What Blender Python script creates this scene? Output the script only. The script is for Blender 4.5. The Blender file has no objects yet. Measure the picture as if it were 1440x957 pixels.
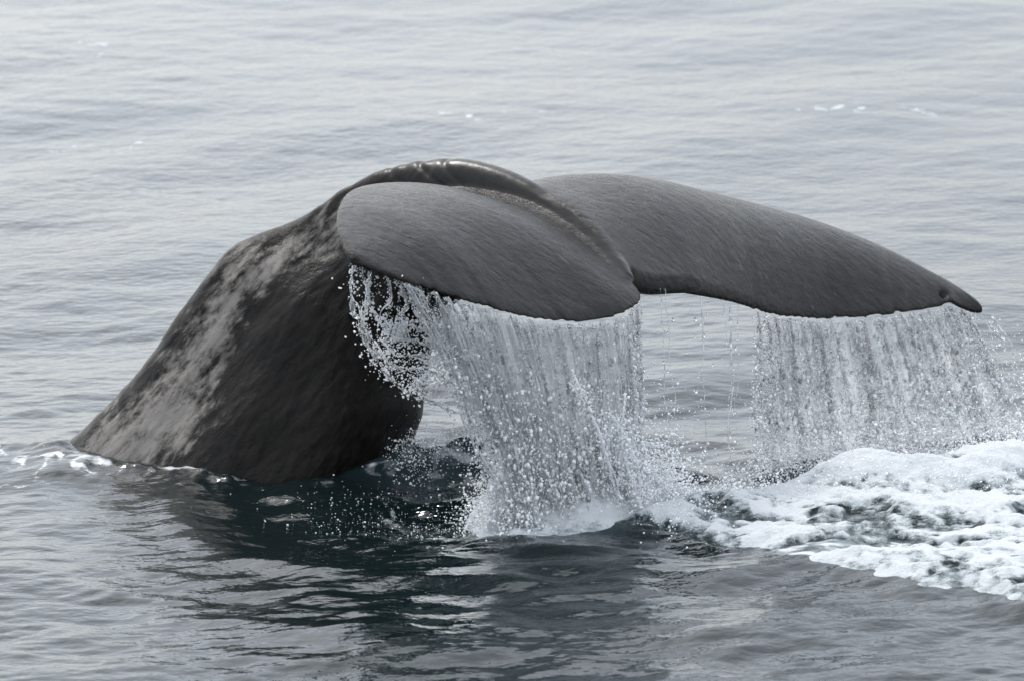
import bpy, math, random
import numpy as np
from mathutils import Vector, kdtree

random.seed(7)
rng = np.random.default_rng(7)
S = bpy.context.scene
COL = S.collection
R = math.radians

# ------------------------------------------------------------------ camera
CAM = np.array((0.0, -27.25, 7.0)); PITCH = R(13.0); FPX = 7420.0
cd = bpy.data.cameras.new('camera'); cam = bpy.data.objects.new('camera', cd); COL.objects.link(cam)
cam.location = CAM; cam.rotation_euler = (R(90) - PITCH, 0, 0)
cd.sensor_width = 36; cd.lens = FPX * 36 / 1440
cd.clip_start = 0.5; cd.clip_end = 20000
cd.dof.use_dof = True; cd.dof.focus_distance = 27.2; cd.dof.aperture_fstop = 3.2
S.camera = cam

# ------------------------------------------------------------------ world, sun, exposure
SUN_EL, SUN_AZ = R(50), R(-30)          # azimuth from +Y (beyond the whale), negative = left
W = bpy.data.worlds.new('World'); S.world = W; W.use_nodes = True
nt = W.node_tree; nt.nodes.clear(); L = nt.links.new
out = nt.nodes.new('ShaderNodeOutputWorld'); bg = nt.nodes.new('ShaderNodeBackground')
sky = nt.nodes.new('ShaderNodeTexSky'); sky.sky_type = 'NISHITA'; sky.sun_disc = False
sky.sun_elevation = SUN_EL; sky.sun_rotation = SUN_AZ
sky.dust_density = 2.5; sky.air_density = 1.2; sky.ozone_density = 1.0; sky.altitude = 0
hs = nt.nodes.new('ShaderNodeHueSaturation'); hs.inputs['Saturation'].default_value = 0.55
tc = nt.nodes.new('ShaderNodeTexCoord')
nz = nt.nodes.new('ShaderNodeTexNoise'); nz.inputs['Scale'].default_value = 4.0; nz.inputs['Detail'].default_value = 5
rp = nt.nodes.new('ShaderNodeMapRange'); rp.inputs['From Min'].default_value = .3; rp.inputs['From Max'].default_value = .7
rp.inputs['To Min'].default_value = .85; rp.inputs['To Max'].default_value = 1.15
mx = nt.nodes.new('ShaderNodeMix'); mx.data_type = 'RGBA'; mx.blend_type = 'MULTIPLY'; mx.inputs['Factor'].default_value = 1
L(tc.outputs['Generated'], nz.inputs['Vector']); L(nz.outputs['Fac'], rp.inputs['Value'])
cl = nt.nodes.new('ShaderNodeMix'); cl.data_type = 'RGBA'; cl.inputs['Factor'].default_value = .58   # thin even cloud layer over the sky
# thin overcast: a little brighter overhead than at the horizon
sp = nt.nodes.new('ShaderNodeSeparateXYZ'); el = nt.nodes.new('ShaderNodeMapRange'); cm = nt.nodes.new('ShaderNodeVectorMath'); cm.operation = 'SCALE'
el.inputs['To Min'].default_value = .45; cm.inputs[0].default_value = (10.5, 11.2, 12.2)
L(tc.outputs['Generated'], sp.inputs[0]); L(sp.outputs['Z'], el.inputs['Value']); L(el.outputs[0], cm.inputs['Scale']); L(cm.outputs[0], cl.inputs['B'])
L(sky.outputs[0], hs.inputs['Color']); L(hs.outputs[0], cl.inputs['A']); L(cl.outputs['Result'], mx.inputs['A']); L(rp.outputs[0], mx.inputs['B'])
L(mx.outputs['Result'], bg.inputs['Color']); bg.inputs['Strength'].default_value = 0.15
L(bg.outputs[0], out.inputs['Surface'])
sl = bpy.data.lights.new('sun', 'SUN'); sl.energy = 1.4; sl.angle = R(12); sl.color = (1, .96, .9)
sun = bpy.data.objects.new('sun', sl); COL.objects.link(sun)
sd = Vector((math.sin(SUN_AZ) * math.cos(SUN_EL), math.cos(SUN_AZ) * math.cos(SUN_EL), math.sin(SUN_EL)))
sun.rotation_euler = (-sd).to_track_quat('-Z', 'Y').to_euler(); sun.location = (-8, 15, 20)
vs = S.view_settings; vs.view_transform = 'Standard'; vs.look = 'None'; vs.exposure = 0.95; vs.gamma = 1; vs.use_curve_mapping = False
S.cycles.max_bounces = 8; S.cycles.transmission_bounces = 6; S.cycles.transparent_max_bounces = 16
S.cycles.use_denoising = True; S.cycles.caustics_reflective = False; S.cycles.caustics_refractive = False

# ------------------------------------------------------------------ helpers
def ray(px, py):
    fx, fy = (px - 720) / FPX, -(py - 478.5) / FPX
    c, s = math.cos(PITCH), math.sin(PITCH)
    return np.array((fx, c + fy * s, -s + fy * c))
def at(px, py, Y):                       # the point at depth Y seen at a place of the photograph
    d = ray(px, py); return CAM + d * ((Y - CAM[1]) / d[1])
def ground(px, py, z=0.0):
    d = ray(px, py); return CAM + d * ((z - CAM[2]) / d[2])
def tag(o, label=None, cat=None, group=None, kind=None):
    for k, v in (('label', label), ('category', cat), ('group', group), ('kind', kind)):
        if v: o[k] = v
    return o
def link(o, parent=None):
    COL.objects.link(o); o.parent = parent; return o
def empty(name, loc):
    o = bpy.data.objects.new(name, None); o.location = loc; o.empty_display_size = .2; return link(o)
def mesh_np(name, V, F, mat, parent=None, smooth=True, attrs=None):
    V = np.asarray(V, np.float32); F = np.asarray(F, np.int32); n = F.shape[1]
    m = bpy.data.meshes.new(name)
    m.vertices.add(len(V)); m.vertices.foreach_set('co', V.ravel())
    m.loops.add(F.size); m.loops.foreach_set('vertex_index', F.ravel())
    m.polygons.add(len(F)); m.polygons.foreach_set('loop_start', np.arange(0, F.size, n, dtype=np.int32))
    m.polygons.foreach_set('loop_total', np.full(len(F), n, np.int32))
    m.polygons.foreach_set('use_smooth', np.full(len(F), smooth))
    for k, a in (attrs or {}).items():
        at_ = m.attributes.new(k, 'FLOAT', 'POINT'); at_.data.foreach_set('value', np.asarray(a, np.float32))
    m.update(calc_edges=True); m.validate()
    if mat: m.materials.append(mat)
    o = bpy.data.objects.new(name, m)
    if parent is not None:
        o.location = (0, 0, 0); link(o, parent); o.matrix_parent_inverse = parent.matrix_world.inverted() if False else o.matrix_parent_inverse
        o.location = -Vector(parent.location)
    else: link(o)
    return o
def grid_faces(n, m):                    # n rows of m vertices
    i = np.arange((n - 1) * m).reshape(n - 1, m)[:, :-1].ravel()
    return np.stack((i, i + 1, i + m + 1, i + m), 1)
def smoothstep(a, b, x):
    t = np.clip((x - a) / (b - a), 0, 1); return t * t * (3 - 2 * t)
def hash2(ix, iy, seed):
    h = (ix.astype(np.int64) * 374761393 + iy.astype(np.int64) * 668265263 + seed * 974634777) & 0x7fffffff
    h = ((h ^ (h >> 13)) * 1274126177) & 0x7fffffff
    return ((h ^ (h >> 16)) & 0xffff) / 65535.0
def vnoise(x, y, seed=0):
    x = np.asarray(x, float); y = np.asarray(y, float)
    ix, iy = np.floor(x), np.floor(y); fx, fy = x - ix, y - iy
    fx = fx * fx * fx * (fx * (fx * 6 - 15) + 10); fy = fy * fy * fy * (fy * (fy * 6 - 15) + 10)
    a, b = hash2(ix, iy, seed), hash2(ix + 1, iy, seed); c, d = hash2(ix, iy + 1, seed), hash2(ix + 1, iy + 1, seed)
    return (a + (b - a) * fx) * (1 - fy) + (c + (d - c) * fx) * fy
def fbm(x, y, seed=0, oct=4, gain=.5):
    s, a, t = 0, 1.0, 0
    for k in range(oct):
        s = s + a * vnoise(x * 2 ** k + 17.3 * k, y * 2 ** k - 9.1 * k, seed + k); t += a; a *= gain
    return s / t
def curve(P, t):                         # Catmull-Rom through rows of P, t in 0..1
    P = np.asarray(P, float); n = len(P); t = np.clip(np.asarray(t, float), 0, 1) * (n - 1)
    i = np.minimum(t.astype(int), n - 2); f = (t - i)[:, None]
    p1, p2 = P[i], P[i + 1]; p0 = np.where((i == 0)[:, None], 2 * p1 - p2, P[np.maximum(i - 1, 0)])
    p3 = np.where((i == n - 2)[:, None], 2 * p2 - p1, P[np.minimum(i + 2, n - 1)])
    return .5 * (2 * p1 + (p2 - p0) * f + (2 * p0 - 5 * p1 + 4 * p2 - p3) * f ** 2 + (3 * p1 - p0 - 3 * p2 + p3) * f ** 3)
def arc_curve(P, n):                     # the same, even in arc length
    q = curve(P, np.linspace(0, 1, 600)); d = np.r_[0, np.cumsum(np.linalg.norm(np.diff(q, axis=0), axis=1))]
    s = np.linspace(0, d[-1], n); return np.stack([np.interp(s, d, q[:, k]) for k in range(3)], 1)
def unit(a): return a / np.maximum(np.linalg.norm(a, axis=-1, keepdims=True), 1e-9)

# node helpers
def new_mat(name):
    m = bpy.data.materials.new(name); m.use_nodes = True; t = m.node_tree
    return m, t, t.nodes['Principled BSDF']
def N(t, kind, **kw):
    n = t.nodes.new(kind)
    for k, v in kw.items():
        if k in n.inputs: n.inputs[k].default_value = v
        else: setattr(n, k, v)
    return n
def mrange(t, src, a, b, c, d, smooth=True):
    n = t.nodes.new('ShaderNodeMapRange'); n.interpolation_type = 'SMOOTHSTEP' if smooth else 'LINEAR'
    for k, v in zip(('From Min', 'From Max', 'To Min', 'To Max'), (a, b, c, d)): n.inputs[k].default_value = v
    t.links.new(src, n.inputs['Value']); return n.outputs[0]
def math_n(t, op, a, b=None):
    n = t.nodes.new('ShaderNodeMath'); n.operation = op
    for k, v in enumerate((a, b)):
        if v is None: continue
        if isinstance(v, (int, float)): n.inputs[k].default_value = v
        else: t.links.new(v, n.inputs[k])
    return n.outputs[0]
def mixc(t, f, a, b):
    n = t.nodes.new('ShaderNodeMix'); n.data_type = 'RGBA'
    for k, v in (('Factor', f), ('A', a), ('B', b)):
        if isinstance(v, tuple): n.inputs[k].default_value = v + (1,)
        elif isinstance(v, (int, float)): n.inputs[k].default_value = v
        else: t.links.new(v, n.inputs[k])
    return n.outputs['Result']
def attr(t, name):
    n = t.nodes.new('ShaderNodeAttribute'); n.attribute_name = name; return n.outputs['Fac']
def noise(t, vec, scale, detail=4, rough=.5):
    n = N(t, 'ShaderNodeTexNoise', Scale=scale, Detail=detail, Roughness=rough); t.links.new(vec, n.inputs['Vector']); return n.outputs['Fac']
def mapping(t, vec, rot, scale):
    n = t.nodes.new('ShaderNodeMapping'); n.vector_type = 'TEXTURE'
    n.inputs['Rotation'].default_value = rot; n.inputs['Scale'].default_value = scale
    t.links.new(vec, n.inputs['Vector']); return n.outputs[0]

# ------------------------------------------------------------------ materials
def water_material():
    m, t, p = new_mat('sea_water'); lk = t.links.new
    g = N(t, 'ShaderNodeNewGeometry').outputs['Position']
    aer = attr(t, 'aerated'); foam = attr(t, 'foam'); calm = attr(t, 'calm')
    base = mixc(t, aer, (.003, .0068, .0076), (.06, .088, .095))
    v = mapping(t, g, (0, 0, 0), (1.6, .8, 1))
    fl = noise(t, v, 9, 6, .65)
    ff = mrange(t, math_n(t, 'ADD', fl, foam), .95, 1.25, 0, 1)
    lk(mixc(t, ff, base, (.47, .49, .50)), p.inputs['Base Color'])
    lk(mrange(t, ff, 0, 1, .035, .6, False), p.inputs['Roughness'])
    p.inputs['IOR'].default_value = 1.333
    rip = noise(t, mapping(t, g, (0, 0, R(8)), (1.5, 1, 1)), 16, 3, .5)
    b = N(t, 'ShaderNodeBump', Distance=.010); lk(rip, b.inputs['Height']); lk(calm, b.inputs['Strength'])
    fb = N(t, 'ShaderNodeBump', Distance=.01); lk(fl, fb.inputs['Height']); lk(ff, fb.inputs['Strength']); lk(b.outputs[0], fb.inputs['Normal'])
    lk(fb.outputs[0], p.inputs['Normal'])
    return m
def foam_material():
    m, t, p = new_mat('foam'); lk = t.links.new
    g = N(t, 'ShaderNodeNewGeometry').outputs['Position']
    th = attr(t, 'thick')
    n1 = noise(t, mapping(t, g, (0, 0, R(6)), (2.0, 1, 1)), 26, 7, .72)
    f = mrange(t, math_n(t, 'ADD', math_n(t, 'ADD', math_n(t, 'MULTIPLY', n1, 1.3), math_n(t, 'MULTIPLY', noise(t, g, 95, 4, .7), .6)), th), 1.02, 1.58, 0, 1)
    lk(mixc(t, f, (.12, .15, .156), (.47, .49, .50)), p.inputs['Base Color'])
    lk(mrange(t, f, 0, 1, .12, .55, False), p.inputs['Roughness']); p.inputs['IOR'].default_value = 1.333
    al = mrange(t, math_n(t, 'ADD', math_n(t, 'ADD', math_n(t, 'MULTIPLY', n1, 1.3), math_n(t, 'MULTIPLY', noise(t, mapping(t, g, (0, 0, 0), (1.6, 1, 1)), 60, 4, .7), .7)), th), .95, 1.25, .12, 1)
    lk(al, p.inputs['Alpha'])
    b = N(t, 'ShaderNodeBump', Distance=.02, Strength=1.0); lk(noise(t, g, 48, 6, .7), b.inputs['Height']); lk(b.outputs[0], p.inputs['Normal'])
    return m
def skin_material():
    m, t, p = new_mat('whale_skin'); lk = t.links.new
    g = N(t, 'ShaderNodeNewGeometry').outputs['Position']
    fl = attr(t, 'fluke'); pale = attr(t, 'pale')
    cdir = mapping(t, g, tuple(Vector((.82, -.22, -.50)).to_track_quat('X', 'Z').to_euler()), (1.9, .9, .9))        # skin grain along the fluke chord
    sdir = mapping(t, g, (0, R(-50), 0), (2.0, 1, .8))                # along the tail stock
    grain = noise(t, cdir, 48, 6, .72); coarse = noise(t, cdir, 20, 3, .5)
    mott = noise(t, sdir, 5.5, 7, .68); mott2 = noise(t, sdir, 17, 6, .7); big = noise(t, g, 1.7, 4, .6)
    pm = mrange(t, math_n(t, 'ADD', math_n(t, 'MULTIPLY', math_n(t, 'ADD', mott, math_n(t, 'MULTIPLY', mott2, .9)), 1.0), pale), 1.2, 1.56, 0, 1)
    stock = mixc(t, mrange(t, mott2, .3, .7, 0, 1), (.006, .0053, .0047), (.016, .014, .012))
    stock = mixc(t, pm, stock, (.20, .182, .163))  # paler skin and wet sheen share this one painted colour
    flc = mixc(t, mrange(t, grain, .3, .7, 0, 1), (.003, .0025, .0022), (.010, .0083, .0073))
    scr = noise(t, mapping(t, g, tuple(Vector((.75, -.45, -.48)).to_track_quat('X', 'Z').to_euler()), (14, .6, .6)), 26, 2, .5)
    flc = mixc(t, mrange(t, scr, .70, .76, 0, .55), flc, (.09, .083, .08))
    flc = mixc(t, mrange(t, big, .35, .65, 0, .4), flc, (.02, .0175, .016))
    lk(mixc(t, fl, stock, flc), p.inputs['Base Color'])
    rs = mrange(t, mott2, .3, .7, .2, .42); rf = mrange(t, coarse, .3, .7, .2, .34)
    rmix = N(t, 'ShaderNodeMix'); lk(fl, rmix.inputs['Factor']); lk(rs, rmix.inputs[2]); lk(rf, rmix.inputs[3]); lk(rmix.outputs[0], p.inputs['Roughness'])
    p.inputs['IOR'].default_value = 1.4
    lk(mrange(t, fl, 0, 1, .13, .27, False), p.inputs['Specular IOR Level'])
    hgt = math_n(t, 'ADD', math_n(t, 'MULTIPLY', grain, 1.5), math_n(t, 'MULTIPLY', coarse, 2.2))
    hs_ = math_n(t, 'ADD', math_n(t, 'MULTIPLY', mott2, 1.5), math_n(t, 'MULTIPLY', mott, 1.2))
    hm = N(t, 'ShaderNodeMix'); lk(fl, hm.inputs['Factor']); lk(hs_, hm.inputs[2]); lk(hgt, hm.inputs[3])
    b = N(t, 'ShaderNodeBump', Distance=.009); lk(math_n(t, 'MULTIPLY', attr(t, 'relief'), mrange(t, big, .35, .65, .5, 1.0)), b.inputs['Strength']); lk(hm.outputs[0], b.inputs['Height']); lk(b.outputs[0], p.inputs['Normal'])
    return m
def drop_material(name, trans, col, rough, glow=0):
    m, t, p = new_mat(name)
    p.inputs['Base Color'].default_value = col + (1,); p.inputs['Roughness'].default_value = rough
    p.inputs['Transmission Weight'].default_value = trans; p.inputs['IOR'].default_value = 1.333
    if glow:                              # froth lets light through from behind
        tr = N(t, 'ShaderNodeBsdfTranslucent', Color=(.95, .96, .97, 1)); mx_ = N(t, 'ShaderNodeMixShader', Fac=glow)
        t.links.new(p.outputs[0], mx_.inputs[1]); t.links.new(tr.outputs[0], mx_.inputs[2]); t.links.new(mx_.outputs[0], t.nodes['Material Output'].inputs['Surface'])
    return m
def sheet_material():
    m, t, p = new_mat('water_film'); lk = t.links.new
    g = N(t, 'ShaderNodeNewGeometry').outputs['Position']
    a = attr(t, 'thick')
    n = noise(t, mapping(t, g, (0, 0, 0), (1, 1, 6)), 26, 5, .6)
    f = mrange(t, math_n(t, 'ADD', n, a), .72, 1.2, 0, .85)
    p.inputs['Base Color'].default_value = (.8, .83, .85, 1); p.inputs['Roughness'].default_value = .15
    p.inputs['Transmission Weight'].default_value = .25; p.inputs['IOR'].default_value = 1.333
    tr = N(t, 'ShaderNodeBsdfTranslucent', Color=(.93, .95, .96, 1)); a1 = N(t, 'ShaderNodeMixShader', Fac=.55); a2 = N(t, 'ShaderNodeMixShader'); tp = N(t, 'ShaderNodeBsdfTransparent')
    lk(p.outputs[0], a1.inputs[1]); lk(tr.outputs[0], a1.inputs[2]); lk(f, a2.inputs['Fac']); lk(tp.outputs[0], a2.inputs[1]); lk(a1.outputs[0], a2.inputs[2]); lk(a2.outputs[0], t.nodes['Material Output'].inputs['Surface'])
    b = N(t, 'ShaderNodeBump', Distance=.02); lk(n, b.inputs['Height']); lk(b.outputs[0], p.inputs['Normal'])
    return m
M_WATER, M_FOAM, M_SKIN = water_material(), foam_material(), skin_material()
M_DROP = drop_material('falling_water', .78, (.97, .98, .99), .0)
M_SPRAY = drop_material('white_spray', .15, (.95, .96, .97), .08, .45)
M_FILM = sheet_material()

# ------------------------------------------------------------------ sea surface
wave_rng = np.random.default_rng(21)
WAVES = []
for lam0, lam1, n, slope in ((2.5, 8, 10, .018), (.8, 2.5, 24, .030), (.28, .8, 40, .044), (.08, .28, 90, .074)):
    for _ in range(n):
        lam = math.exp(wave_rng.uniform(math.log(lam0), math.log(lam1))); k = 2 * math.pi / lam
        th = R(-80) + wave_rng.normal(0, R(27 if lam < .3 else 42)); a = slope * math.sqrt(2 / n) / k
        WAVES.append((k * math.cos(th), k * math.sin(th), a, wave_rng.uniform(0, 2 * math.pi), lam))
def poly_mask(x, y, pix, soft):           # 1 inside an outline given on the water, fading outwards over soft metres
    P = np.array([ground(*q)[:2] for q in pix]); inside = np.zeros(x.shape, bool); dist = np.full(x.shape, 1e9)
    for a, b in zip(P, np.roll(P, -1, 0)):
        c = (a[1] > y) != (b[1] > y)
        with np.errstate(divide='ignore', invalid='ignore'):
            inside ^= c & (x < (b[0] - a[0]) * (y - a[1]) / (b[1] - a[1] + 1e-12) + a[0])
        ab = b - a; tt = np.clip(((x - a[0]) * ab[0] + (y - a[1]) * ab[1]) / (ab @ ab), 0, 1)
        dist = np.minimum(dist, np.hypot(x - a[0] - tt * ab[0], y - a[1] - tt * ab[1]))
    return np.where(inside, dist, -dist) / soft    # signed
RIGHT = [(880, 752), (960, 715), (1040, 690), (1110, 680), (1200, 672), (1300, 668), (1370, 640), (1480, 620), (1640, 640), (1640, 910),
         (1440, 872), (1330, 852), (1200, 828), (1100, 806), (1060, 786), (985, 770)]
BASE = [(675, 775), (655, 745), (690, 700), (740, 680), (800, 672), (870, 675), (935, 690), (950, 730), (870, 755), (780, 772)]
LEFT = [(-120, 620), (40, 625), (110, 640), (150, 662), (180, 672), (120, 682), (40, 690), (-120, 715)]
CONTACT = arc_curve([ground(*q) for q in ((70, 640), (95, 652), (150, 666), (250, 670), (350, 684), (480, 686), (548, 664), (585, 640))], 120)
def calm_mask(x, y):                      # smooth slick round the whale, ruffled patches elsewhere
    r = np.hypot((x + .3) / 2.8, (y + 1.6) / 2.4)
    c = 1 - .12 * np.exp(-r ** 2)
    return c * (.45 + .9 * fbm(x * .22 + 3, y * .3, 5, 3))
def sea(x, y):
    x = np.asarray(x, float); y = np.asarray(y, float)
    r = np.hypot(np.maximum(np.abs(x) - 4.5, 0), np.maximum(np.abs(y - 3.5) - 10.5, 0))
    calm = calm_mask(x, y) * (1 - .55 * smoothstep(1, 6, y)) * (1 + .25 * smoothstep(1.6, 3.2, -y)); z = np.zeros_like(x); boost = 1.1 * np.exp(-((x + .1) / 1.5) ** 2 - ((y + 2.4) / 1.1) ** 2)
    fs, fm, fl = 1 - smoothstep(0, 3, r), 1 - smoothstep(2, 20, r), 1 - smoothstep(60, 400, r)
    for kx, ky, a, ph, lam in WAVES:
        f = fs * calm if lam < .25 else fm * (.3 + .7 * calm + boost) if lam < 2 else fl
        z += a * f * np.sin(kx * x + ky * y + ph)
    z += fl * smoothstep(.9, 2.6, -y) * .07 * np.cos(2 * np.pi * (y + 2.6 + .25 * np.sin(x * .6 + 1) + .06 * x) / 9.5)   # low swell rolling in
    # waves thrown off by the tail
    def ring(cx, cy, lam, a, w, r0, ph=0):
        d = np.hypot(x - cx, (y - cy) * 1.0) + .55 * (fbm(x * .9, y * .9, 31, 3) - .5)
        return a * np.sin(2 * np.pi * d / lam + ph) * np.exp(-((d - r0) / w) ** 2)
    z += ring(.05, -.7, .95, .02, 1.1, 1.5, 2.2) + ring(.05, -.7, .37, .005, .9, 1.6, 1)
    z += ring(-1.3, .4, .4, .004, .5, 1.2) + ring(1.6, -.6, .9, .012, .9, 2.2, 2)
    def bump(px, py, sx, sy, h, rot=0):
        p = ground(px, py); dx, dy = x - p[0], y - p[1]
        c, s = math.cos(rot), math.sin(rot); return h * np.exp(-((c * dx + s * dy) / sx) ** 2 - ((c * dy - s * dx) / sy) ** 2)
    n = .6 + .8 * fbm(x * 5, y * 5, 44, 3)
    z += n * bump(640, 665, .42, .16, .20, .1) + bump(560, 735, .55, .28, -.05) + bump(700, 800, .8, .3, .05)
    z += n * bump(1150, 648, .45, .2, .03) + bump(960, 665, .3, .2, .06) * n
    z += bump(110, 668, .35, .25, .03) * n
    pit_ = np.exp(-((x + .15) / .9) ** 2 - ((y + 1.0) / .65) ** 2) + .6 * np.exp(-((x - 1.0) / .6) ** 2 - ((y - .1) / .5) ** 2)   # pitted by falling drops
    z += pit_ * (.03 * (fbm(x * 9, y * 8, 301, 4, .6) - .5) + .012 * (fbm(x * 30, y * 26, 305, 2) - .5))
    nr = (np.abs(x) < 7) & (np.abs(y) < 6)      # raised, ragged front of the churned water
    wx, wy = x[nr] + .3 * (fbm(x[nr] * 2.2, y[nr] * 2.2, 91, 4) - .5), y[nr] + .4 * (fbm(x[nr] * 2.2, y[nr] * 2.2, 95, 4) - .5)
    dc_ = np.min(np.stack([np.hypot(x[nr] - c[0], y[nr] - c[1]) for c in CONTACT[::4]]), 0)
    z[nr] += .05 * np.exp(-(dc_ / .09) ** 2) * fbm(x[nr] * 7, y[nr] * 7, 311, 3) + .03 * np.exp(-(dc_ / .25) ** 2) * (fbm(x[nr] * 10, y[nr] * 8, 315, 3) - .5)
    k = .8 + .4 * fbm(x[nr] * 5, y[nr] * 4, 97, 3)
    z[nr] += k * (.04 * smoothstep(-.2, .08, poly_mask(wx, wy, RIGHT, 1)) + .03 * smoothstep(-.1, .06, poly_mask(wx, wy, BASE, 1)))
    return z
def axis(lo, hi, d, far, g=1.22):
    a = list(np.arange(lo, hi + d * .5, d)); s = d; v = a[-1]; up = []
    while v < far: s *= g; v += s; up.append(v)
    s = d; v = a[0]; dn = []
    while v > -far: s *= g; v -= s; dn.append(v)
    return np.array(dn[::-1] + a + up)
xs = axis(-4.0, 4.0, .0155, 6000)
ya = np.arange(-7.5, 2.0, .021); yb = [2.0]; s_ = .021
while yb[-1] < 15: s_ = min(s_ * 1.012, .055); yb.append(yb[-1] + s_)
yc = []; v_ = yb[-1]
while v_ < 6000: s_ *= 1.2; v_ += s_; yc.append(v_)
yd = []; v_ = ya[0]; s_ = .021
while v_ > -6000: s_ *= 1.2; v_ -= s_; yd.append(v_)
ys = np.r_[yd[::-1], ya, yb, yc]
GX, GY = np.meshgrid(xs, ys); GX, GY = GX.ravel(), GY.ravel()
near = (np.abs(GX) < 7) & (GY > -8) & (GY < 16)
aer = np.zeros(len(GX)); foam = np.zeros(len(GX))
x_, y_ = GX[near], GY[near]
dR, dB, dL = poly_mask(x_, y_, RIGHT, 1), poly_mask(x_, y_, BASE, 1), poly_mask(x_, y_, LEFT, 1)
aer[near] = .8 * smoothstep(-.1, .4, dR) + .5 * smoothstep(-.15, .15, dB)
lace = np.abs(fbm(x_ * 4.6, y_ * 3.6, 71, 4) - .5)
foam[near] = np.maximum.reduce([smoothstep(-.3, .15, dL) * (.64 - 4.0 * lace), smoothstep(-.12, .12, dR) * .56, smoothstep(-.12, .1, dB) * .55])
# flecks beside the tail stock and in the dark hollow
foam[near] = np.maximum(foam[near], .28 * np.exp(-((x_ + 1.1) / 1.1) ** 2 - ((y_ + .45) / .28) ** 2))
# sky glints on the wavelets far behind the whale, painted as foam-white dashes
def glint_band(px0, px1, py0, py1, k, seed):
    a, b = ground((px0 + px1) / 2, (py0 + py1) / 2), ground(px1, py0); c = ground(px0, py1)
    e = np.exp(-((x_ - a[0]) / (abs(b[0] - a[0]) * .8)) ** 4 - ((y_ - a[1]) / (abs(b[1] - c[1]) * .5)) ** 2)
    return k * e * smoothstep(.60, .70, fbm(x_ * 13, y_ * 6.5, seed, 2)) * smoothstep(.22, .42, fbm(x_ * .8, y_ * .5, seed + 7, 2))
for q in ((930, 1500, 140, 172, .54, 201), (380, 900, 140, 195, .54, 211), (0, 330, 175, 225, .54, 221), (0, 250, 20, 110, .54, 231), (1200, 1500, 125, 150, .54, 241)):
    foam[near] = np.maximum(foam[near], glint_band(*q))
dc = np.min(np.stack([np.hypot(x_ - c[0], y_ - c[1]) for c in CONTACT[::3]]), 0)
foam[near] = np.maximum(foam[near], .62 * np.exp(-(dc / .09) ** 2) * smoothstep(.3, .6, fbm(x_ * 4, y_ * 4, 261, 3)))
wv = ground(640, 672); ew = np.exp(-((x_ - wv[0]) / .45) ** 2 - ((y_ - wv[1]) / .25) ** 2)
aer[near] = np.clip(aer[near] + .45 * ew, 0, 1); foam[near] = np.maximum(foam[near], .5 * ew)
GZ = sea(GX, GY)
water = mesh_np('water', np.stack((GX, GY, GZ), 1), grid_faces(len(ys), len(xs)), M_WATER,
                attrs={'aerated': aer, 'foam': foam, 'calm': np.clip(calm_mask(GX, GY), .05, 1.3)})
tag(water, kind='structure')

# ------------------------------------------------------------------ sperm whale: tail stock and flukes, one skin
ST = [  # dorsal (px, py, Y), ventral (px, py, Y), half thickness
    ((-170, 900, .40), (520, 900, .55), .85), ((-30, 770, .36), (560, 765, .55), .78), ((74, 645, .32), (578, 645, .52), .68), ((132, 590, .33), (588, 600, .52), .63),
    ((194, 525, .36), (597, 560, .50), .57), ((242, 455, .40), (601, 535, .50), .51), ((283, 398, .42), (604, 512, .48), .46), ((322, 351, .44), (608, 490, .46), .41),
    ((364, 330, .45), (614, 468, .44), .36), ((425, 304, .45), (626, 445, .40), .31), ((480, 268, .42), (650, 420, .34), .26), ((540, 239, .36), (688, 398, .24), .22),
    ((610, 225, .24), (728, 378, .10), .18), ((670, 229, .10), (762, 362, -.04), .14), ((740, 256, -.12), (800, 356, -.22), .105),
    ((800, 297, -.36), (840, 366, -.44), .085), ((850, 345, -.58), (870, 388, -.64), .065), ((884, 387, -.76), (888, 404, -.78), .03)]
D = arc = np.array([at(*s[0]) for s in ST]); Vn = np.array([at(*s[1]) for s in ST]); Wd = np.array([s[2] for s in ST])
NR, NS = 170, 72
tt = np.linspace(0, 1, NR)
Dc, Vc = curve(D, tt), curve(Vn, tt); Wc = curve(np.stack([Wd] * 3, 1), tt)[:, 0]
Cc = (Dc + Vc) / 2; Tg = unit(np.gradient(Cc, axis=0)); up = unit(Dc - Vc); lat = unit(np.cross(up, Tg))   # points to the whale's side
if lat[60][1] > 0: lat = -lat
def relax(a, w):
    k = np.ones(w) / w; return np.stack([np.convolve(np.pad(a[:, q], w // 2, mode='edge'), k, 'valid') for q in range(a.shape[1])], 1)
lat = unit(relax(lat, 21))
half = np.linalg.norm(Dc - Vc, axis=1) / 2
th = np.linspace(0, 2 * np.pi, NS, endpoint=False)
SV = []
for i in range(NR):
    c, s = np.cos(th), np.sin(th)
    keel = 1 - .42 * smoothstep(.15, .9, c) * (1 - smoothstep(.62, .72, tt[i])) + .16 * np.exp(-((c + .4) / .4) ** 2)
    grv = 1 - .10 * np.exp(-((c - .55) / .13) ** 2) * (1 - smoothstep(.6, .7, tt[i]))
    SV.append(Cc[i] + np.outer(half[i] * np.sign(c) * np.abs(c) ** .92, up[i]) + np.outer(Wc[i] * s * keel * grv, lat[i]))
SV = np.array(SV); SVf = SV.reshape(-1, 3)
SF = []
for i in range(NR - 1):
    for j in range(NS):
        SF.append((i * NS + j, i * NS + (j + 1) % NS, (i + 1) * NS + (j + 1) % NS, (i + 1) * NS + j))
caps = [tuple(range(NS))[::-1], tuple((NR - 1) * NS + j for j in range(NS))]
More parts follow.
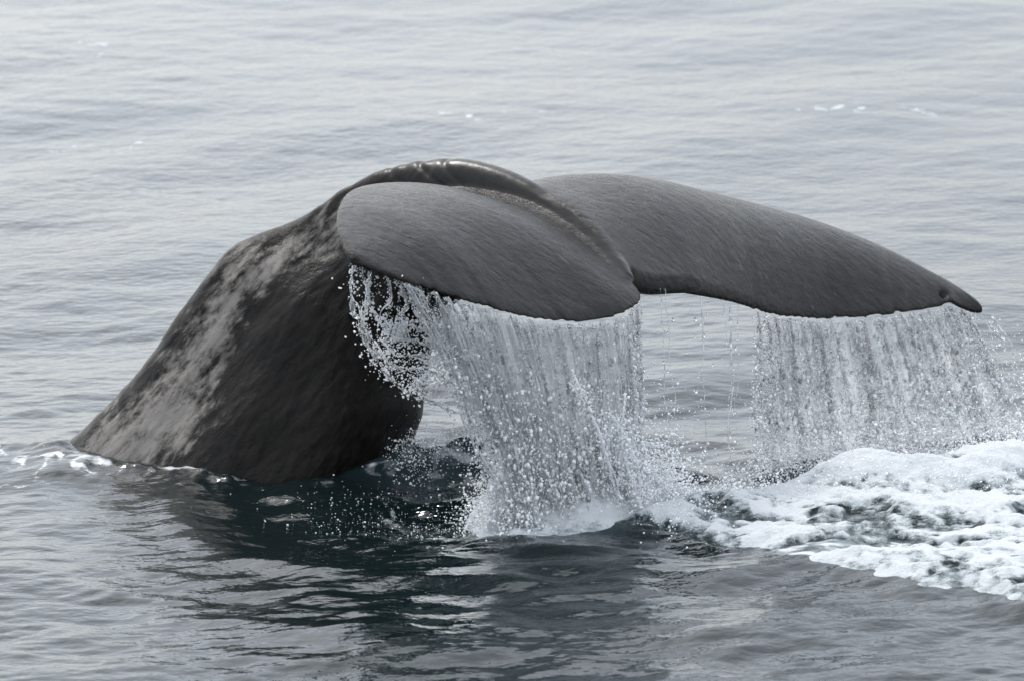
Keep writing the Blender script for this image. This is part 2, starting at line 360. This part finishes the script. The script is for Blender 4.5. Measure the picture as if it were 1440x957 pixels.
LOBES = {
 'near': ([(640, 285, .16), (600, 272, .05), (540, 262, -.2), (495, 268, -.55), (475, 292, -.95), (473, 325, -1.28), (484, 352, -1.48), (494, 365, -1.55)],
          [(868, 372, -.66), (890, 392, -.76), (904, 411, -.86), (887, 434, -1.0), (830, 453, -1.17), (760, 450, -1.32), (700, 437, -1.42), (620, 413, -1.52), (555, 392, -1.57), (515, 377, -1.57), (496, 367, -1.555)], .0),
 'far': ([(690, 285, .05), (740, 262, .25), (800, 254, .52), (870, 256, .74), (950, 266, .90), (1050, 286, 1.04), (1150, 313, 1.10), (1250, 353, 1.10), (1330, 397, 1.05), (1366, 418, 1.0), (1380, 430, .97)],
         [(862, 372, -.62), (885, 390, -.66), (915, 400, -.58), (975, 411, -.34), (1035, 427, -.10), (1090, 444, .12), (1170, 449, .40), (1260, 442, .62), (1318, 432, .79), (1335, 425, .84), (1350, 433, .88), (1368, 440, .92), (1381, 441, .955)], .085)}
def lobe(name):
    Lp, Tp, rootedge = LOBES[name]
    nu, nv = 150, 90
    Lc = arc_curve([at(*q) for q in Lp], nu); Tc = arc_curve([at(*q) for q in Tp], nu)
    uu = np.linspace(0, 1, nu); nick = .02 * (fbm(uu * 26, uu * 0 + 3, 401, 3) - .5) + sum(d_ * np.exp(-((uu - c_) / w_) ** 2) for c_, d_, w_ in ((.42, .02, .008), (.63, .014, .006), (.78, .02, .007)))
    Tc = Tc - unit(Tc - Lc + 1e-6) * (nick * smoothstep(.05, .2, uu) * (1 - smoothstep(.9, 1, uu)))[:, None]
    u = np.linspace(0, 1, nu)[:, None]; v = (1 - np.cos(np.linspace(0, np.pi, nv))) / 2
    v = v[None, :]
    P = Lc[:, None] * (1 - v[..., None]) + Tc[:, None] * v[..., None]
    ch = unit(Tc - Lc + 1e-6); sp = unit(np.gradient((Lc + Tc) / 2, axis=0)); nrm = unit(np.cross(ch, sp))
    nrm = np.where(nrm[:, 2:3] < 0, -nrm, nrm)
    k = np.ones(9) / 9
    nrm = unit(np.stack([np.convolve(np.pad(nrm[:, q], 4, mode='edge'), k, 'valid') for q in range(3)], 1))
    chord = np.linalg.norm(Tc - Lc, axis=1)[:, None]
    tm = np.minimum(.13 * (1 - u) ** .8 + .035, chord * .35 + .012)
    te = .02 + rootedge * np.exp(-(u / .3) ** 2) + .02 * np.exp(-(u / .35) ** 2)
    prof = tm * 2.1 * np.sqrt(np.maximum(v, 0)) * (1 - v) + te * np.minimum(1, np.sqrt(np.maximum(1 - v, 0) / .04)) * smoothstep(0, .25, v) ** .5
    camber = (.12 if name == 'near' else .12) * np.sin(np.pi * v) * np.sin(np.pi * np.clip(u * .85 + .15, 0, 1)) * np.minimum(chord, 1)
    # shallow trough beside the median ridge, a swelling outside it
    camber = camber - .035 * np.exp(-((u - .10) / .08) ** 2) * smoothstep(0, .3, v) + .03 * np.exp(-((u - .32) / .14) ** 2) * np.sin(np.pi * v)
    top = P + (camber + .55 * prof)[..., None] * nrm[:, None]; bot = P + (camber - .45 * prof)[..., None] * nrm[:, None]
    V = np.concatenate((top.reshape(-1, 3), bot.reshape(-1, 3))); n = nu * nv
    F = [tuple(f) for f in grid_faces(nu, nv)] + [tuple(q + n for q in f[::-1]) for f in grid_faces(nu, nv)]
    for i in range(nu - 1):
        a, b = i * nv, (i + 1) * nv; F.append((a, b, b + n, a + n)); a, b = a + nv - 1, b + nv - 1; F.append((b, a, a + n, b + n))
    for j in range(nv - 1):
        F.append((j + 1, j, j + n, j + 1 + n)); a = (nu - 1) * nv + j; F.append((a, a + 1, a + 1 + n, a + n))
    return V, F, Tc, top
nV, nF, nT, nTop = lobe('near'); fV, fF, fT, fTop = lobe('far')
pieces = [(SVf, SF + caps), (nV, nF), (fV, fF)]
allV, allF, off = [], [], 0
for V, F in pieces:
    allV.append(V); allF += [tuple(q + off for q in f) for f in F]; off += len(V)
m = bpy.data.meshes.new('raw'); m.from_pydata(np.concatenate(allV).tolist(), [], allF); m.validate()
import bmesh
bm = bmesh.new(); bm.from_mesh(m); bmesh.ops.remove_doubles(bm, verts=bm.verts, dist=1e-5); bmesh.ops.recalc_face_normals(bm, faces=bm.faces); bm.to_mesh(m); bm.free()
raw = bpy.data.objects.new('raw', m); COL.objects.link(raw)
md = raw.modifiers.new('r', 'REMESH'); md.mode = 'VOXEL'; md.voxel_size = .0115; md.use_smooth_shade = True
ms = raw.modifiers.new('s', 'SMOOTH'); ms.factor = .5; ms.iterations = 5
dg = bpy.context.evaluated_depsgraph_get(); wm = bpy.data.meshes.new_from_object(raw.evaluated_get(dg))
bpy.data.objects.remove(raw); bpy.data.meshes.remove(m)
nvx = len(wm.vertices); co = np.empty(nvx * 3, np.float32); wm.vertices.foreach_get('co', co); co = co.reshape(-1, 3)
no = np.empty(nvx * 3, np.float32); wm.vertices.foreach_get('normal', no); no = no.reshape(-1, 3)
kd = kdtree.KDTree(len(SVf) + len(nV) + len(fV))
for i, p in enumerate(np.concatenate(allV)): kd.insert(p, i)
kd.balance()
nS = len(SVf); fl = np.empty(nvx); su = np.zeros(nvx); sth = np.zeros(nvx)
SU = np.repeat(np.arange(NR) / (NR - 1), NS); STH = np.tile(np.cos(th), NR); kds = kdtree.KDTree(nS)
for i, p in enumerate(SVf): kds.insert(p, i)
kds.balance()
for i in range(nvx):
    fl[i] = sum(q[1] >= nS for q in kd.find_n(co[i], 4)) / 4
    r = kds.find_n(co[i], 3); w = [1 / (q[2] + 1e-4) for q in r]; t_ = sum(w)
    su[i] = sum(SU[q[1]] * a for q, a in zip(r, w)) / t_; sth[i] = sum(STH[q[1]] * a for q, a in zip(r, w)) / t_
ed = np.empty(len(wm.edges) * 2, np.int32); wm.edges.foreach_get('vertices', ed); ed = ed.reshape(-1, 2)
deg = np.bincount(ed.ravel(), minlength=nvx).astype(float)
def diffuse(a, n, k=.7):
    for _ in range(n):
        acc = np.bincount(ed[:, 0], a[ed[:, 1]], nvx) + np.bincount(ed[:, 1], a[ed[:, 0]], nvx); a = a + k * (acc / deg - a)
    return a
fl = diffuse(fl, 12); su = diffuse(su, 6); sth = diffuse(sth, 6)
seam = smoothstep(.02, .3, fl) * (1 - smoothstep(.7, .98, fl))          # blend stock and lobes into each other
sm = np.stack([diffuse(co[:, q].astype(float), 18) for q in range(3)], 1); co = (co + (sm - co) * seam[:, None]).astype(np.float32)
stk = 1 - smoothstep(.35, .65, fl)
# upper end of the stock counts as fluke skin; transverse creases on the ridge; pit by the far tip
fluke = np.maximum(smoothstep(.2, .8, fl), smoothstep(.62, .8, su))
pale = (np.exp(-((sth - (.73 + .05 * np.sin(su * 21))) / .30) ** 2) * .48 * (1 - smoothstep(.56, .66, su)) + .10 * (1 - smoothstep(.16, .3, su)) * smoothstep(0, .5, sth)) * (1 - fluke) * stk  # flank band: lighter skin mottle plus wet highlights put into the colour
along_ = co[:, 0] * .62 + co[:, 2] * .78; across = co[:, 2] * .62 - co[:, 0] * .78
disp = (.022 * (fbm(along_ * 3, across * 5 + co[:, 1] * 3, 3, 3) - .5) + .016 * (fbm(along_ * 7, across * 20, 13, 3) - .5)) * (1 - fluke)
for c0, dep, sl_ in ((.655, .007, .05), (.690, .009, .08), (.722, .006, .07)):
    disp -= dep * np.exp(-((su - c0 - sl_ * (1 - sth)) / .0045) ** 2) * smoothstep(.1, .7, sth) * stk
tp_ = fTop.reshape(-1, 3) - CAM; zc = tp_[:, 1] * math.cos(PITCH) - tp_[:, 2] * math.sin(PITCH)
pit = fTop.reshape(-1, 3)[np.argmin(np.hypot(720 + FPX * tp_[:, 0] / zc - 1329, 478.5 - FPX * (tp_[:, 1] * math.sin(PITCH) + tp_[:, 2] * math.cos(PITCH)) / zc - 413))]
dpit = np.linalg.norm((co - pit) * (1, .8, 1), axis=1); disp -= .03 * np.exp(-(dpit / .02) ** 2) * (no[:, 2] > 0)
co += no * disp[:, None].astype(np.float32)
wm.vertices.foreach_set('co', co.ravel())
ridge = stk * smoothstep(.58, .66, su)
for k, a in (('fluke', fluke), ('pale', pale), ('relief', 1 - .88 * ridge)):
    q = wm.attributes.new(k, 'FLOAT', 'POINT'); q.data.foreach_set('value', a.astype(np.float32))
wm.polygons.foreach_set('use_smooth', np.ones(len(wm.polygons), bool)); wm.materials.clear(); wm.materials.append(M_SKIN); wm.update()
whale = link(bpy.data.objects.new('sperm_whale', wm)); wm.name = 'sperm_whale'
tag(whale, 'dark grey wet sperm whale tail stock and broad flukes lifted above the water', 'whale')

# ------------------------------------------------------------------ foam
def foam_patch(name, pix, x0, x1, y0, y1, d, hfun, label, cut=.0, parent=None):
    xs, ys = np.arange(x0, x1, d), np.arange(y0, y1, d * 1.3); X, Y = np.meshgrid(xs, ys); X, Y = X.ravel(), Y.ravel()
    wx = X + .22 * (fbm(X * 2.2, Y * 2.2, 91, 4) - .5) ; wy = Y + .35 * (fbm(X * 2.2, Y * 2.2, 95, 4) - .5)
    dm = poly_mask(wx, wy, pix, 1)
    h, th_ = hfun(X, Y, dm)
    Z = sea(X, Y) + h
    F = grid_faces(len(ys), len(xs)); keep = (h[F] > cut).any(1); F = F[keep]
    used = np.unique(F); mp = np.full(len(X), -1); mp[used] = np.arange(len(used))
    o = mesh_np(name, np.stack((X, Y, Z), 1)[used], mp[F], M_FOAM, attrs={'thick': th_[used]})
    return tag(o, label, 'foam', kind='stuff')
def billow(x, y, s, seed): return 1 - np.abs(2 * fbm(x * s, y * s, seed, 4, .55) - 1)
def h_right(X, Y, dm):
    env = smoothstep(-.05, .16, dm); crest = ground(1060, 690)
    flow = billow(X * .6 + Y * .35, Y * 1.5, 1.8, 51); fine = billow(X * .7, Y * 1.2, 8, 58); mid = fbm(X * 2.4 + Y * .8, Y * 4.2, 63, 5, .62); mic = fbm(X * 24, Y * 20, 65, 3)
    ridge1 = np.exp(-((Y + .35 - .12 * (X - 1.2) - .2 * np.sin(X * 2.2)) / .30) ** 2); ridge2 = np.exp(-((Y + 1.15 + .12 * np.sin(X * 3.1 + 1)) / .2) ** 2)
    h = env * (.045 + .13 * ridge1 * smoothstep(.0, .3, dm) + .06 * ridge2 + .05 * (flow - .6) + .022 * (fine - .6) + .045 * (mid - .5) + .014 * (mic - .5)) - .01 + .02 * (fbm(X * 9, Y * 9, 66, 3) - .5)
    holes = fbm(X * 1.8 + 5, Y * 2.6, 68, 5, .6)
    h = h - .05 * smoothstep(.54, .68, holes) * (1 - .8 * ridge1)
    thick = .34 + .34 * ridge1 + .2 * ridge2 + .9 * (flow - .72) + 1.7 * (mid - .5) - .12 * (1 - smoothstep(-2.1, -1.2, Y)) + .8 * (mic - .5) - .55 * smoothstep(.5, .66, holes) + .15 * env
    return h, np.clip(thick, 0, 1)
def h_base(X, Y, dm):
    env = smoothstep(-.06, .16, dm); mid = fbm(X * 5, Y * 5, 81, 5, .6)
    return env * (.09 + .42 * billow(X, Y, 3.0, 83) * mid * smoothstep(.0, .22, dm) + .10 * (fbm(X * 13, Y * 13, 85, 4) - .42)) - .02, np.clip(.46 + 1.3 * (mid - .35) * env + .3 * smoothstep(.0, .15, dm), 0, 1)
foam_patch('churned_foam', RIGHT, .5, 3.9, -3.1, 1.4, .0115, h_right, 'churned white foam and teal water heaped up below the far fluke tip')
foam_patch('splash_foam', BASE, -.4, 1.1, -1.7, .1, .010, h_base, 'white splash foam where water streaming off the near fluke lands')

# ------------------------------------------------------------------ falling water
ICO_V = []; ph_ = (1 + 5 ** .5) / 2
for a, b in ((-1, ph_), (1, ph_), (-1, -ph_), (1, -ph_)): ICO_V += [(a, b, 0), (0, a, b), (b, 0, a)]
ICO_V = unit(np.array(ICO_V, float))
from itertools import combinations
el = min(np.linalg.norm(ICO_V[a] - ICO_V[b]) for a, b in combinations(range(12), 2)) * 1.01
ICO_F = []
for a, b, c in combinations(range(12), 3):
    if all(np.linalg.norm(ICO_V[p] - ICO_V[q]) < el for p, q in ((a, b), (b, c), (a, c))):
        n_ = np.cross(ICO_V[b] - ICO_V[a], ICO_V[c] - ICO_V[a]); ICO_F.append((a, b, c) if n_ @ ICO_V[a] > 0 else (a, c, b))
ICO_F = np.array(ICO_F)
OCT_V = np.array([(1, 0, 0), (-1, 0, 0), (0, 1, 0), (0, -1, 0), (0, 0, 1), (0, 0, -1)], float) * 1.15
OCT_F = np.array([(0, 2, 4), (2, 1, 4), (1, 3, 4), (3, 0, 4), (2, 0, 5), (1, 2, 5), (3, 1, 5), (0, 3, 5)])
def drops(name, P, r, mat, parent, stretch=1.0):
    P = np.asarray(P); r = np.asarray(r); n = len(P)
    sc = np.ones((n, 1, 3)); sc[:, 0, 2] = stretch if np.isscalar(stretch) else stretch
    Vs, Fs, off = [], [], 0                # small drops as octahedra, larger ones as icosahedra
    for sel, bv, bf in ((r < .0033, OCT_V, OCT_F), (r >= .0033, ICO_V, ICO_F)):
        k, nb = int(sel.sum()), len(bv); jit = 1 + .25 * rng.normal(size=(k, nb, 1)).clip(-1, 1)
        Vs.append((P[sel][:, None] + bv[None] * r[sel][:, None, None] * sc[sel] * jit).reshape(-1, 3))
        Fs.append((bf[None] + off + nb * np.arange(k)[:, None, None]).reshape(-1, 3)); off += k * nb
    V, F = np.concatenate(Vs), np.concatenate(Fs)
    o = mesh_np(name, V, F, mat, parent); o['kind'] = 'stuff'; return o
def stream(P, rad, mat, parent, ns=6, name='stream'):
    P = np.asarray(P); n = len(P); T = unit(np.gradient(P, axis=0)); a = unit(np.cross(T, (0.3, 1, 0.1))); b = np.cross(T, a)
    an = np.linspace(0, 2 * np.pi, ns, endpoint=False)
    V = P[:, None] + rad[:, None, None] * (np.cos(an)[None, :, None] * a[:, None] + np.sin(an)[None, :, None] * b[:, None])
    i, j = np.meshgrid(np.arange(n - 1), np.arange(ns), indexing='ij'); i, j = i.ravel(), j.ravel()
    F = np.stack((i * ns + j, i * ns + (j + 1) % ns, (i + 1) * ns + (j + 1) % ns, (i + 1) * ns + j), 1)
    return mesh_np(name, V.reshape(-1, 3), F, mat, parent)
def beads(n, r0, seed, g=1.7, o=.40, lo=.08):
    x = np.linspace(0, n * .16, n); k = vnoise(x * 2.2, x * 0 + seed * 1.7, seed) * .9 + vnoise(x * 6, x * 0 + seed, seed + 9) * .5
    return r0 * np.clip(k * g - o, lo, 2)

def curtain(label, edge, n_str, n_drop, lean, reach, film, seed, white=.6):
    """edge: points along the trailing edge the water runs off; lean(f) sideways drift per metre of fall; reach(f) share of the fall completed"""
    r_ = np.random.default_rng(seed); mid = edge.mean(0); root = empty('water_curtain', (mid[0], mid[1], 0))
    tag(root, label, 'water curtain')
    def e(f): k = np.clip(f, 0, 1) * (len(edge) - 1); return np.stack([np.interp(k, np.arange(len(edge)), edge[:, q]) for q in range(3)], -1)
    def pos(f, h, ex=0.0):              # h: 0 at the edge, 1 at the sea
        p = e(f); zw = 0.0; drop = p[..., 2] - zw; y = h * drop
        p = p.copy(); p[..., 2] = p[..., 2] - y - .01
        p[..., 0] += (lean(f) + ex) * y ** .8 + .03 * (fbm(f * 40, y * 3, seed, 3) - .5) * y * 4
        p[..., 1] += .05 * (fbm(f * 25 + 7, y * 2.5, seed + 5, 2) - .5) * 4 * y
        return p
    nc = max(3, n_str // 5); cl = (np.arange(nc) + r_.uniform(.1, .9, nc)) / nc
    fs = np.clip(cl[np.arange(n_str) % nc] + r_.normal(0, .22 / nc, n_str), .003, .995); ln = r_.normal(0, .035, n_str)
    for k, f in enumerate(fs):
        h1 = min(1, reach(f) * r_.uniform(.75, 1.15)); n = int(16 + 60 * h1); h = np.linspace(0, h1, n)
        P = pos(np.full(n, f) + .006 * (vnoise(h * 9, h * 0 + k, seed) - .5), h, ln[k]) + .02 * (np.stack([vnoise(h * 14, h * 0 + k * 3.1 + q, seed + q) for q in range(3)], 1) - .5) * h[:, None] ** .5
        stream(P, beads(n, r_.choice([.0028, .0042, .007], p=[.5, .35, .15]), seed * 100 + k) * (1 - .3 * h), M_DROP, root)
    # droplets: torn from the streams and between them
    q = int(n_drop * .7); si = r_.integers(0, n_str, q); fi = fs[si] + r_.normal(0, .006, q) * (1 + r_.random(q) * 2); h = r_.random(q) ** .8
    f2 = r_.random(n_drop - q); h2 = r_.random(n_drop - q) ** .9
    ex = np.r_[ln[si], np.zeros(len(f2))]; f, h = np.r_[fi, f2], np.r_[h, h2]; ok = (f > 0) & (f < 1) & (h < np.array([reach(v) for v in f]) * r_.uniform(.8, 1.2, len(f))); f, h, ex = f[ok], h[ok], ex[ok]
    P = pos(f, h, ex) + r_.normal(0, .016, (len(f), 3)) * (.3 + h)[:, None]
    rad = np.exp(r_.normal(math.log(.0029), .58, len(f))).clip(.0014, .010); stv = r_.uniform(1, 2.0, len(f)); wh = h + r_.normal(0, .2, len(f)) > white
    drops('droplets', P[~wh], rad[~wh], M_DROP, root, stv[~wh])
    if wh.sum() > 5: drops('white_droplets', P[wh], rad[wh] * 1.1, M_SPRAY, root, stv[wh])
    nu, nv = 150, 70; U, H = np.meshgrid(np.linspace(0, 1, nu), np.linspace(0, 1, nv)); U, H = U.ravel(), H.ravel()
    P = pos(U, H * np.array([min(1, reach(v)) for v in U])); P[:, 1] += .03 + .02 * np.sin(U * 90)
    th_ = film * (1 - .45 * H) * smoothstep(-.05, .12, H) * np.minimum(1, np.maximum(0, np.minimum(U, 1 - U) * 9 - .5 * fbm(H * 6, U * 3, seed + 8, 2))) * (.05 + 1.9 * fbm(U * 9 + H * 1.2, H * 2.2, seed + 3, 4))
    mesh_np('film', P, grid_faces(nv, nu), M_FILM, root, attrs={'thick': th_})
    return root, pos
def sub(T, px0, px1, turn=False):                     # the part of a trailing edge between two places
    X = T[:, 0] * 1.0; a, b = at(px0, 430, T[:, 1].mean())[0], at(px1, 430, T[:, 1].mean())[0]
    ok = (X >= min(a, b)) & (X <= max(a, b))
    if turn: ok &= np.arange(len(T)) >= np.argmax(X)
    s = T[ok]; s = s[np.argsort(s[:, 0])]; return s - np.array((0, 0, .0))
near_edge = sub(nT, 565, 905, True); far_edge = sub(fT, 1055, 1378)
# the right end of the far curtain flies on past the tip
tip = far_edge[-1]; far_edge = np.concatenate((far_edge, [tip + (.2, .0, -.03) , tip + (.34, -.02, -.10), tip + (.45, -.03, -.18)]))
curtain('dense curtain of water streaming off the near fluke into the white splash', near_edge, 105, 12000, lambda f: .02 + .40 * np.maximum(1 - f, 0) ** 1.2, lambda f: 1.0, .9, 3, .4)
curtain('curtain of water raining off the far fluke onto the churned foam', far_edge, 110, 17000, lambda f: .02 + .42 * f, lambda f: 1.0, .8, 5, .6)
mid_edge = sub(fT, 915, 1055)
curtain('thin scattered drips between the two dense water curtains', mid_edge, 6, 200, lambda f: .02, lambda f: .9, 0, 8, 9)

# splash net flung from the near fluke tip across the dark tail stock
net = empty('splash_net', (at(560, 480, -1.35)[0], -1.35, 0)); tag(net, 'lacy net of splashing strands and beads flung under the near fluke tip', 'splash')
r_ = np.random.default_rng(17)
PATHS = [[(497, 374), (494, 410), (500, 440), (513, 475), (535, 512), (562, 540), (600, 558), (640, 580)],
         [(506, 378), (515, 400), (520, 430), (540, 460), (575, 478), (620, 490), (660, 520), (690, 570)],
         [(520, 384), (518, 420), (512, 455), (530, 490), (560, 515), (600, 520), (640, 545), (680, 600)],
         [(545, 390), (548, 420), (540, 455), (548, 490), (580, 500), (625, 505), (665, 545), (700, 620)],
         [(560, 394), (570, 425), (565, 450), (590, 462), (630, 470), (660, 480), (684, 482)],
         [(575, 398), (586, 430), (600, 455), (625, 465), (650, 470), (680, 481)],
         [(590, 403), (600, 440), (615, 470), (650, 500), (690, 540), (712, 590), (730, 650), (745, 700)],
         [(610, 409), (622, 450), (640, 490), (675, 540), (700, 590), (718, 650), (735, 705), (750, 740)]]
for k, pp in enumerate(PATHS):
    for c in range(2):
        jit = r_.normal(0, 6 if c else 2, (len(pp), 2)); jit[0] *= .4
        ctl = [at(a + jit[i, 0], b + jit[i, 1], -1.52 + .035 * i + .03 * c) for i, (a, b) in enumerate(pp)]
        P = arc_curve(ctl, 110); P[:, 0] += .02 * (vnoise(np.arange(110) * .16, np.full(110, k * 9.0 + c), 4) - .5); P[:, 2] += .02 * (vnoise(np.arange(110) * .16, np.full(110, k * 9.0 + c), 6) - .5)
        stream(P, beads(110, r_.choice([.004, .006, .008]) * (.7 if c else 1), 700 + k * 10 + c, 2.6, 1.15, .015), M_SPRAY if c else M_DROP, net, name='strand')
pts = []
for k, pp in enumerate(PATHS):
    q = arc_curve([at(a, b, -1.50 + .035 * i) for i, (a, b) in enumerate(pp)], 300)
    n = 420; pts.append(q[r_.integers(0, 300, n)] + r_.normal(0, 1, (n, 3)) * np.abs(r_.normal(0, .022, (n, 1))))
for px, py, s, n in ((560, 466, .035, 500), (545, 500, .05, 250), (610, 520, .07, 600), (590, 540, .04, 300), (640, 490, .06, 400)):
    pts.append(at(px, py, -1.35) + r_.normal(0, s, (n, 3)))
pts = np.concatenate(pts)
drops('droplets', pts, np.exp(r_.normal(math.log(.0033), .45, len(pts))).clip(.0014, .008), M_SPRAY, net, 1.1)
# aerated gush running down from the net into the splash
gush = empty('gush', (at(700, 700, -1.2)[0], -1.2, 0)); tag(gush, 'thick white gush slanting down from the splash net into the foam', 'splash')
G = [[(600, 470), (640, 500), (680, 550), (705, 610), (720, 670), (740, 735)], [(640, 490), (690, 540), (735, 590), (770, 640), (800, 690), (820, 730)],
     [(690, 560), (725, 620), (745, 680), (760, 735)], [(800, 540), (835, 590), (855, 640), (868, 690), (872, 715)], [(860, 560), (880, 610), (892, 660), (895, 705)],
     [(740, 560), (790, 600), (825, 650), (845, 710)]]
gp = []
for k, pp in enumerate(G):
    for c in range(7 if k < 3 else 2):
        j = r_.normal(0, 8, (len(pp), 2)); ctl = [at(a + j[i, 0], b + j[i, 1], -1.35 + .2 * i / len(pp) + .03 * c) for i, (a, b) in enumerate(pp)]
        P = arc_curve(ctl, 120); stream(P, beads(120, r_.choice([.005, .008, .012]), 900 + 10 * k + c), M_SPRAY, gush)
        n = 330; gp.append(P[(120 * r_.random(n) ** .7).astype(int).clip(0, 119)] + r_.normal(0, .03, (n, 3)))
gp = np.concatenate(gp); drops('droplets', gp, np.exp(r_.normal(math.log(.0034), .45, len(gp))).clip(.0016, .014), M_SPRAY, gush, 1.2)

# spray thrown up where the water lands, and loose drops in the air
def spray(name, label, n, pfun, hscale, r0, mat=M_SPRAY):
    P = pfun(n); P[:, 2] = sea(P[:, 0], P[:, 1]) + np.abs(r_.exponential(hscale, n))
    o = drops(name, P, np.exp(r_.normal(math.log(r0), .45, n)).clip(.0012, .008), mat, None)
    return tag(o, label, 'spray', kind='stuff')
def along(pix, sx, sy):
    Q = arc_curve([ground(*q) for q in pix], 200)
    return lambda n: Q[r_.integers(0, 200, n)] + np.stack((r_.normal(0, sx, n), r_.normal(0, sy, n), np.zeros(n)), 1)
spray('spray', 'fine white spray bouncing up from the splash under the near fluke', 25000, along([(690, 750), (740, 735), (800, 725), (870, 718), (950, 718)], .09, .15), .11, .0036)
spray('spray', 'spray kicked up along the foam under the far fluke curtain', 9000, along([(1070, 660), (1150, 655), (1250, 655), (1350, 645), (1460, 630)], .08, .12), .06, .0029)
spray('spray', 'white specks leaping off the front crest of the churned foam', 7000, along([(940, 745), (1000, 720), (1060, 700), (1200, 700), (1330, 700), (1460, 690)], .08, .2), .05, .003)
spray('spray', 'bubbly spray on the small wave against the tail stock', 1900, along([(560, 672), (600, 668), (650, 662), (700, 665)], .05, .10), .03, .0027)
spray('spray', 'scattered fallen drops over the dark hollow of water before the tail', 600, along([(480, 720), (560, 730), (640, 735), (700, 750)], .2, .25), .012, .002)
